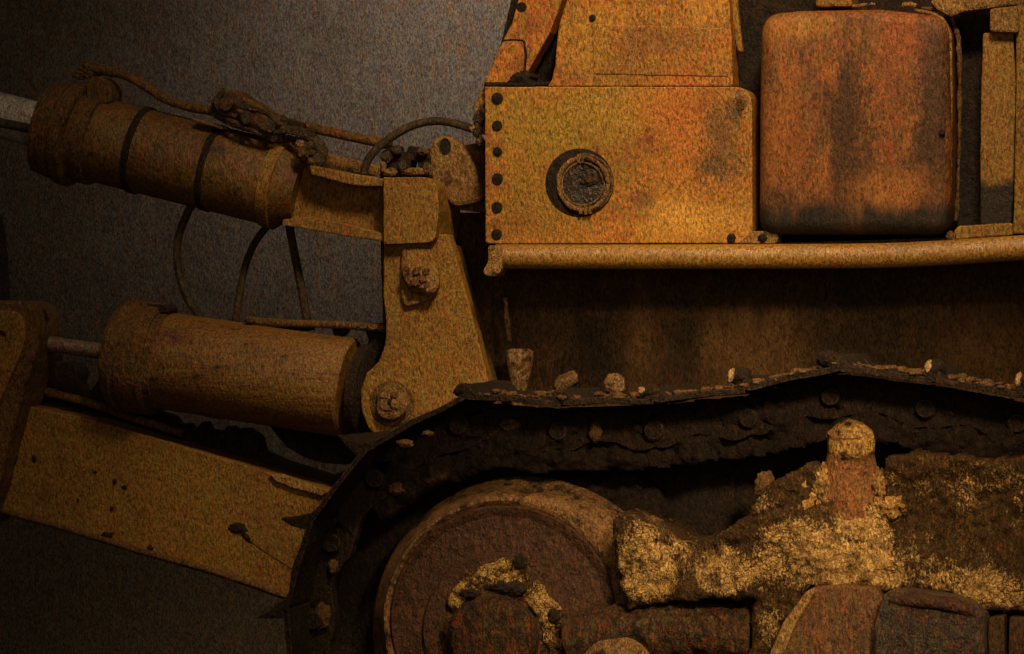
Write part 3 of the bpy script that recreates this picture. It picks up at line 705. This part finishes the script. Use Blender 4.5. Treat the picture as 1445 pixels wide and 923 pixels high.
def shoe(a, b, k):
    """plate from joint a to joint b (moving left over the top), grouser bar along its b end; outward is to the left of b-a turned"""
    d = (b - a).normalized(); n = Vector((-d.y, d.x))         # pixel space, y down
    c = Vector((CX, CY)) if k > 7 else Vector(((a.x + b.x) / 2, CY))
    if n.dot((a + b) / 2 - c) < 0:
        n = -n
    L = (b - a).length
    q = lambda s, h: tuple(a + d * s + n * h)
    # cross-section: slightly bowed plate, then the worn grouser standing at the leading end
    j = lambda v: v + random.uniform(-1, 1)
    sec = [q(-4, -3), q(L * .25, -1 + j(0)), q(L * .5, 1 + j(0)), q(L * .75, j(0)), q(L - 20, j(1)),
           *([q(L - 14, j(8)), q(L - 8, j(13)), q(L + 1, j(14)), q(L + 7, j(9)), q(L + 8, j(2)), q(L + 6, -6)] if k < 8 else
             [q(L - 8, j(9)), q(L + 4, 18), q(L + 12, 30), q(L + 16, 32), q(L + 13, 12), q(L + 7, -6)]), q(L - 14, -9), q(L * .5, -8), q(L * .2, -10), q(-4, -11)]
    bm = bmesh.new()
    f = []; nseg = 8
    rings = []
    for i in range(nseg + 1):
        Y = YO + (YI - YO) * i / nseg
        ring = []
        for (x, y) in sec:
            p0 = P(x, y, YO)
            p0.y = Y
            v = noise.noise_vector(Vector((p0.x * 14, Y * 9, p0.z * 14))) * 0.007
            ring.append(bm.verts.new(p0 + Vector((v.x, 0, v.z))))
        rings.append(ring)
    m = len(sec)
    for r0, r1 in zip(rings, rings[1:]):
        for i in range(m):
            jn = (i + 1) % m
            bm.faces.new((r0[i], r0[jn], r1[jn], r1[i]))
    bm.faces.new(rings[0]); bm.faces.new(rings[-1][::-1])
    from_bm('track_shoe', bm, M['track'], track, bevel=.004, seg=2)
    # chain links under the shoe, outer and inner side
    ls = [q(-16, -24), q(6, -14), q(L * .45, -14), q(L * .6, -13), q(L - 8, -13), q(L + 14, -24), q(L + 20, -48), q(L + 8, -70), q(L - 18, -74), q(L * .62, -60), q(L * .42, -62), q(22, -76), q(-6, -72), q(-20, -50)]
    for Y in (-0.52, -0.34):
        lk = plate('track_link', rounded([tuple(p) for p in ls], 9, 3), Y, .06, M['track'], track, bevel=.008, wear=1.2)
    bmx = q(L, -46)
    disc_stack('track_pin', [(bmx[0], bmx[1], 12, -.55), (bmx[0], bmx[1], 15, -.54), (bmx[0], bmx[1], 15, -.30)], M['track'], track, seg=24, lumpy=.004)


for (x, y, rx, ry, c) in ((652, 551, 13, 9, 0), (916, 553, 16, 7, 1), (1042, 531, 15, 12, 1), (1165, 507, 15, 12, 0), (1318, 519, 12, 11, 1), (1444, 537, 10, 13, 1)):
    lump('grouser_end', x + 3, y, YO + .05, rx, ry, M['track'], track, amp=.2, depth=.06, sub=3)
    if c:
        lump('lit_end', x - rx * .65, y - 1, YO + .01, 5, ry * .8, M['glint'], track, amp=.3, depth=.02, sub=3, rot=15)  # pale lump paints the lit left end of the grouser
for (x, y, r) in ((760, 556, 5), (985, 556, 4), (1098, 536, 4), (1112, 532, 3), (1250, 519, 4), (1370, 536, 5), (1395, 543, 4), (700, 552, 4), (845, 556, 4), (572, 626, 7), (604, 612, 5)):
    lump('dirt_crumb', x, y, YO + .02, r * 1.6, r * .8, M['rusty'], track, amp=.35, depth=.02, sub=3)
random.seed(23)
bm = bmesh.new()
for k in range(260):
    i = random.choice((1, 2, 3, 4, 5, 6, 7)); t = random.random()
    p0 = Vector(top[i]) * (1 - t) + Vector(top[i + 1 if i + 1 < len(top) else i]) * t
    Y = YO + random.random() ** 1.5 * .5
    q = P(p0.x, p0.y, YO); q.y = Y; q.z += random.uniform(-.002, .006)
    r = random.uniform(.004, .013) * random.uniform(.6, 1.3)
    res = bmesh.ops.create_icosphere(bm, subdivisions=2, radius=1)
    for v in res['verts']:
        d = v.co.copy(); sc = 1 + .4 * noise.noise(d * 1.7 + q * 40)
        v.co = q + Vector((d.x * r * 1.7, d.y * r * 1.4, d.z * r * .8)) * sc
grit = from_bm('grit', bm, M['rusty'], track, smooth=True); grit['kind'] = 'stuff'
random.seed(11)
for k in range(len(pts) - 1):
    shoe(pts[k], pts[k + 1], k)
# dirt crust along the chain of the top run
heap('chain_dirt', [(500, 690), (560, 640), (650, 584), (760, 580), (900, 576), (1040, 560), (1190, 532), (1330, 548), (1480, 574), (1620, 590), (1620, 664), (1440, 652), (1330, 644), (1200, 618), (1060, 648), (900, 664), (760, 668), (690, 664), (610, 690), (540, 740)],
     -0.475, 0.035, 24, M['track'], track, step=4, rough=.03, back=.15)
for (x, y, rx, ry) in ((470, 800, 7, 11), (560, 690, 12, 8), (455, 870, 12, 18), (720, 600, 14, 8), (840, 610, 8, 14), (575, 628, 6, 4)):
    lump('dirt_crumb', x, y, -.53, rx, ry, M['rusty'], track, amp=.28, depth=.02)

# --- black plate standing in for the deep shade between chain and wheel
ig = [(1700, 560), (1700, 1180), (742, 1180)] + [(CX - 318 * math.sin(R(a)), CY - 318 * math.cos(R(a))) for a in (170, 150, 130, 110, 90, 70, 50, 30, 18)] + [(700, 580), (1046, 566), (1190, 536), (1440, 572)]
plate('dark_infill', ig, -0.20, 0.05, M['dark'], track, wear=0)

# --- rear track wheel
wh = disc_stack('track_wheel', [(711, 873, 150, -.46), (711, 873, 159, -.50), (713, 874, 168, -.515), (718, 877, 176, -.515), (740, 887, 212, -.40), (742, 888, 216, -.385), (742, 888, 216, -.30), (742, 888, 200, -.22)], M['rim'], B, seg=128, lumpy=.004)
disc_stack('wheel_disc', [(700, 892, 96, -.535), (702, 888, 104, -.535), (703, 886, 108, -.505), (708, 878, 140, -.495), (709.5, 875.5, 150, -.515), (710.5, 874, 158, -.522), (711, 873, 160, -.510)], M['wheel'], wh, seg=96, lumpy=.003, split=60)
disc_stack('wheel_hub', [(693, 905, 50, -.66), (693, 904, 57, -.655), (694, 903, 61, -.64), (696, 900, 64, -.56), (698, 897, 74, -.54), (698, 897, 80, -.52)], M['rim'], wh, seg=64, lumpy=.014)
wh.children[-1].data.materials[0] = M['crust']
disc_stack('wheel_hole', [(735, 791, 8, -.583), (735, 791, 10, -.580), (735, 791, 10.5, -.50)], M['dark'], wh, seg=24)
heap('hub_mud', [(630, 856), (634, 830), (650, 812), (676, 797), (706, 786), (726, 784), (742, 798), (756, 812), (776, 838), (790, 856), (800, 880), (812, 900), (820, 930), (780, 940), (764, 900), (752, 872), (738, 852), (716, 842), (690, 842), (664, 850), (648, 868), (640, 880)],
     -.530, .035, 16, M['mud'], wh, step=2.5, rough=.014, back=.03, blobs=((700, 806, 50, 22, .55), (770, 850, 30, 32, .75), (786, 890, 24, 40, .55), (650, 840, 24, 26, .5)))
for (x, y, rx, ry) in ((712, 828, 16, 7), (732, 832, 12, 7), (663, 838, 15, 6), (782, 869, 8, 9)):
    lump('hub_pit', x, y, -.57, rx, ry, M['dark'], wh, depth=.014, amp=.4)

# --- track frame
tf = plate('track_frame', [(760, 850), (880, 846), (1000, 850), (1062, 846), (1080, 760), (1150, 680), (1620, 680), (1620, 1060), (760, 1060)], -0.50, 0.30, M['rusty'], B, bevel=.02)
tf.data.materials[0] = M['hull']
plate('frame_web', [(880, 780), (1000, 780), (1090, 720), (1620, 660), (1620, 1000), (880, 1000)], -0.30, 0.1, M['dark'], tf)
mudpoly = [(866, 772), (862, 742), (872, 722), (890, 726), (908, 736), (926, 742), (940, 752), (958, 764), (986, 762), (1012, 752), (1036, 738), (1056, 722), (1070, 702), (1082, 688), (1096, 672), (1118, 664), (1140, 652), (1160, 656),
           (1172, 704), (1236, 704), (1250, 646), (1290, 634), (1340, 640), (1400, 646), (1460, 640), (1620, 650), (1620, 880), (1460, 866), (1400, 864), (1365, 858), (1340, 838),
           (1280, 836), (1220, 838), (1146, 828), (1120, 870), (1100, 930), (1090, 960), (1050, 960), (1056, 900), (1060, 850), (1004, 846), (950, 852), (900, 858), (886, 862), (874, 820)]
mud = heap('caked_mud', mudpoly, -0.61, 0.035, 14, M['mud'], tf, step=3.2, rough=.012, back=.42,
           blobs=((910, 806, 46, 44, .85), (900, 760, 34, 30, .25), (985, 790, 60, 40, .12), (1022, 806, 42, 36, .85), (1120, 780, 70, 46, .62), (1200, 800, 80, 42, .92), (1225, 742, 40, 40, .55), (1198, 612, 34, 20, .85), (1163, 680, 16, 26, .7), (1238, 684, 12, 18, .7),
                  (1345, 800, 66, 36, .42), (1400, 838, 70, 34, .72), (1440, 860, 60, 20, .8), (1085, 860, 24, 60, .30), (1300, 790, 60, 40, .28)),
           reds=((1204, 672, 30, 44, 1.0), (1200, 720, 40, 24, .5)), ridges=((1204, 640, 40, 70, .02), (1200, 780, 80, 60, .05), (1022, 806, 50, 50, .03), (910, 806, 40, 50, .02), (1400, 840, 80, 40, .04), (1330, 730, 110, 70, -.08), (985, 780, 40, 40, -.04)))
sa, sb = P(1204, 742, -.515), P(1199, 598, -.60)
turned('frame_stub', sa, sb, [(-.1, .15), (0, .135), (.06, .122), (.13, .102), (.20, .086), (.27, .076), (.32, .074)], M['rusty2'], tf, seg=40, lumpy=.010)
turned('mud_cap', sa + (sb - sa).normalized() * .275, sb, [(-.03, .074), (-.015, .079), (0, .082), (.03, .080), (.055, .062), (.075, .038), (.090, .006)], M['clod2'], tf, seg=48, lumpy=.026)
for (x, y, rx, ry, Y) in ((1165, 682, 13, 26, -.585), (1241, 684, 11, 20, -.575), (1150, 716, 24, 20, -.60), (1256, 718, 20, 16, -.59), (1140, 690, 16, 14, -.58)):
    lump('mud_lump', x, y, Y, rx, ry, M['clod2'] if Y > -.62 or x > 1200 else M['rusty2'], tf, amp=.5, depth=.045)
heap('dirt_bank', [(800, 668), (850, 650), (900, 664), (930, 690), (948, 730), (965, 770), (940, 800), (840, 800)], -.27, .05, 26, M['track'], tf, step=4, rough=.025, back=.1)
lump('knob', 1078, 682, -.52, 12, 17, M['rusty'], tf, amp=.3, rot=25)
lump('knob', 922, 738, -.50, 11, 9, M['rusty'], tf, amp=.4)
# lower beam from the hub and the roller guards
tube('equalizer_arm', [(800, 905, -.56), (900, 890, -.54), (980, 888, -.53), (1062, 894, -.52)], 38, M['crust'], tf, 32, .16, n=20)
disc_stack('roller', [(868, 955, 40, -.66), (868, 955, 52, -.65), (868, 955, 58, -.63), (868, 955, 58, -.54)], M['rim'], tf, seg=48, lumpy=.004)
wh2 = plate('roller_guard', rounded([(1150, 828), (1190, 824), (1238, 830), (1246, 848), (1240, 1060), (1040, 1060), (1090, 960), (1118, 880)], [4, 0, 3, 2, 0, 0, 0, 0]), -0.70, 0.16, M['rusty'], tf, bevel=.012, seg=3)
wh2.data.materials[0] = material('worn_brown_guard', (0.12, 0.050, 0.017), (0.07, 0.032, 0.012), (0.17, 0.068, 0.020), fleck=(0.30, 0.09, 0.02), olive_amt=.3, fleck_amt=.5, dirt_lo=.56, dirt_hi=.72, rough=.55, bump=.7, seed=105, wear=(.34, .19, .07))
plate('guard_edge', [(1136, 836), (1148, 828), (1152, 834), (1120, 886), (1094, 962), (1050, 1060), (1030, 1060), (1074, 950), (1104, 880)], -0.715, 0.06, M['edge'], wh2, bevel=.008)
plate('step_box', rounded([(1246, 838), (1270, 832), (1345, 842), (1372, 850), (1388, 868), (1392, 1060), (1230, 1060), (1234, 880)], [6, 4, 5, 5, 5, 0, 0, 4]), -0.78, 0.24, M['oily'], tf, bevel=.022, seg=3)
tube('step_rail', [(1258, 846, -.76), (1300, 848, -.78), (1345, 854, -.78), (1372, 864, -.76)], 9, M['wheel'], tf.children[-1], 12, .1)
plate('frame_plate', [(1394, 872), (1418, 868), (1416, 1060), (1396, 1060)], -0.70, 0.1, M['hull'], tf)
plate('frame_plate', [(1424, 870), (1620, 876), (1620, 1060), (1420, 1060)], -0.68, 0.1, M['hull'], tf)

# --- clods of dried mud lying loose on the track
def clod(x, y, Y, rx, ry, label, rot=0):
    o = lump('mud_clod', x, y, Y, rx, ry, M['clod'], None, depth=.05, amp=.22, rot=rot)
    o['category'] = 'mud clod'; o['group'] = 'clods of dried mud on the crawler track'; o['label'] = label


clod(798, 541, -.30, 20, 12, 'pale slanted clod of dried mud on the track, beside the tapered lit sliver', -38)
clod(868, 543, -.28, 14, 16, 'roundish dull clod of dried mud on the track, right of the pale slanted clod', 0)

# ------------------------------------------------------------------ light: unseen lamps added in place of sun and sky
W = bpy.data.worlds.new('World'); SC.world = W; W.use_nodes = True
W.node_tree.nodes['Background'].inputs[0].default_value = (1.0, 0.78, 0.62, 1)
W.node_tree.nodes['Background'].inputs[1].default_value = 0.028


def lamp(name, kind, loc, target, power, color, **k):
    d = bpy.data.lights.new(name, kind); o = bpy.data.objects.new(name, d); COL.objects.link(o)
    o.location = loc; o.rotation_euler = (target - Vector(loc)).to_track_quat('-Z', 'Y').to_euler()
    d.energy = power; d.color = color
    for a, v in k.items():
        setattr(d, a, v)
    return o


lamp('key_lamp', 'SPOT', (2.6, -4.9, 5.0), P(1010, 230, -.1), 1900, (1.0, 0.70, 0.37), spot_size=R(35), spot_blend=1.0, shadow_soft_size=0.6)
lamp('front_lamp', 'AREA', (1.6, -7.0, 0.5), P(800, 430, 0), 34, (1.0, 0.72, 0.44), size=2.5)  # added frontal fill that lifts the dark recess under the ledge
lamp('track_lamp', 'SPOT', (3.2, -5.3, 1.7), P(1090, 780, -.5), 1120, (1.0, 0.69, 0.38), spot_size=R(27), spot_blend=1.0, shadow_soft_size=0.3)  # added spot that brightens mud and chain
lamp('fill_lamp', 'AREA', (0.6, -3.2, 4.6), P(560, 460, 0), 38, (1.0, 0.72, 0.42), size=1.2)
lamp('backdrop_lamp', 'SPOT', (-0.9, 4.0, 2.4), P(640, 60, 6.0), 225, (1.0, 0.84, 0.71), spot_size=R(72), spot_blend=1.0, shadow_soft_size=0.5)  # added spot that makes the glow on the backdrop

SC.view_settings.view_transform = 'Standard'
SC.view_settings.look = 'None'
SC.view_settings.gamma = 1
SC.view_settings.exposure = 0
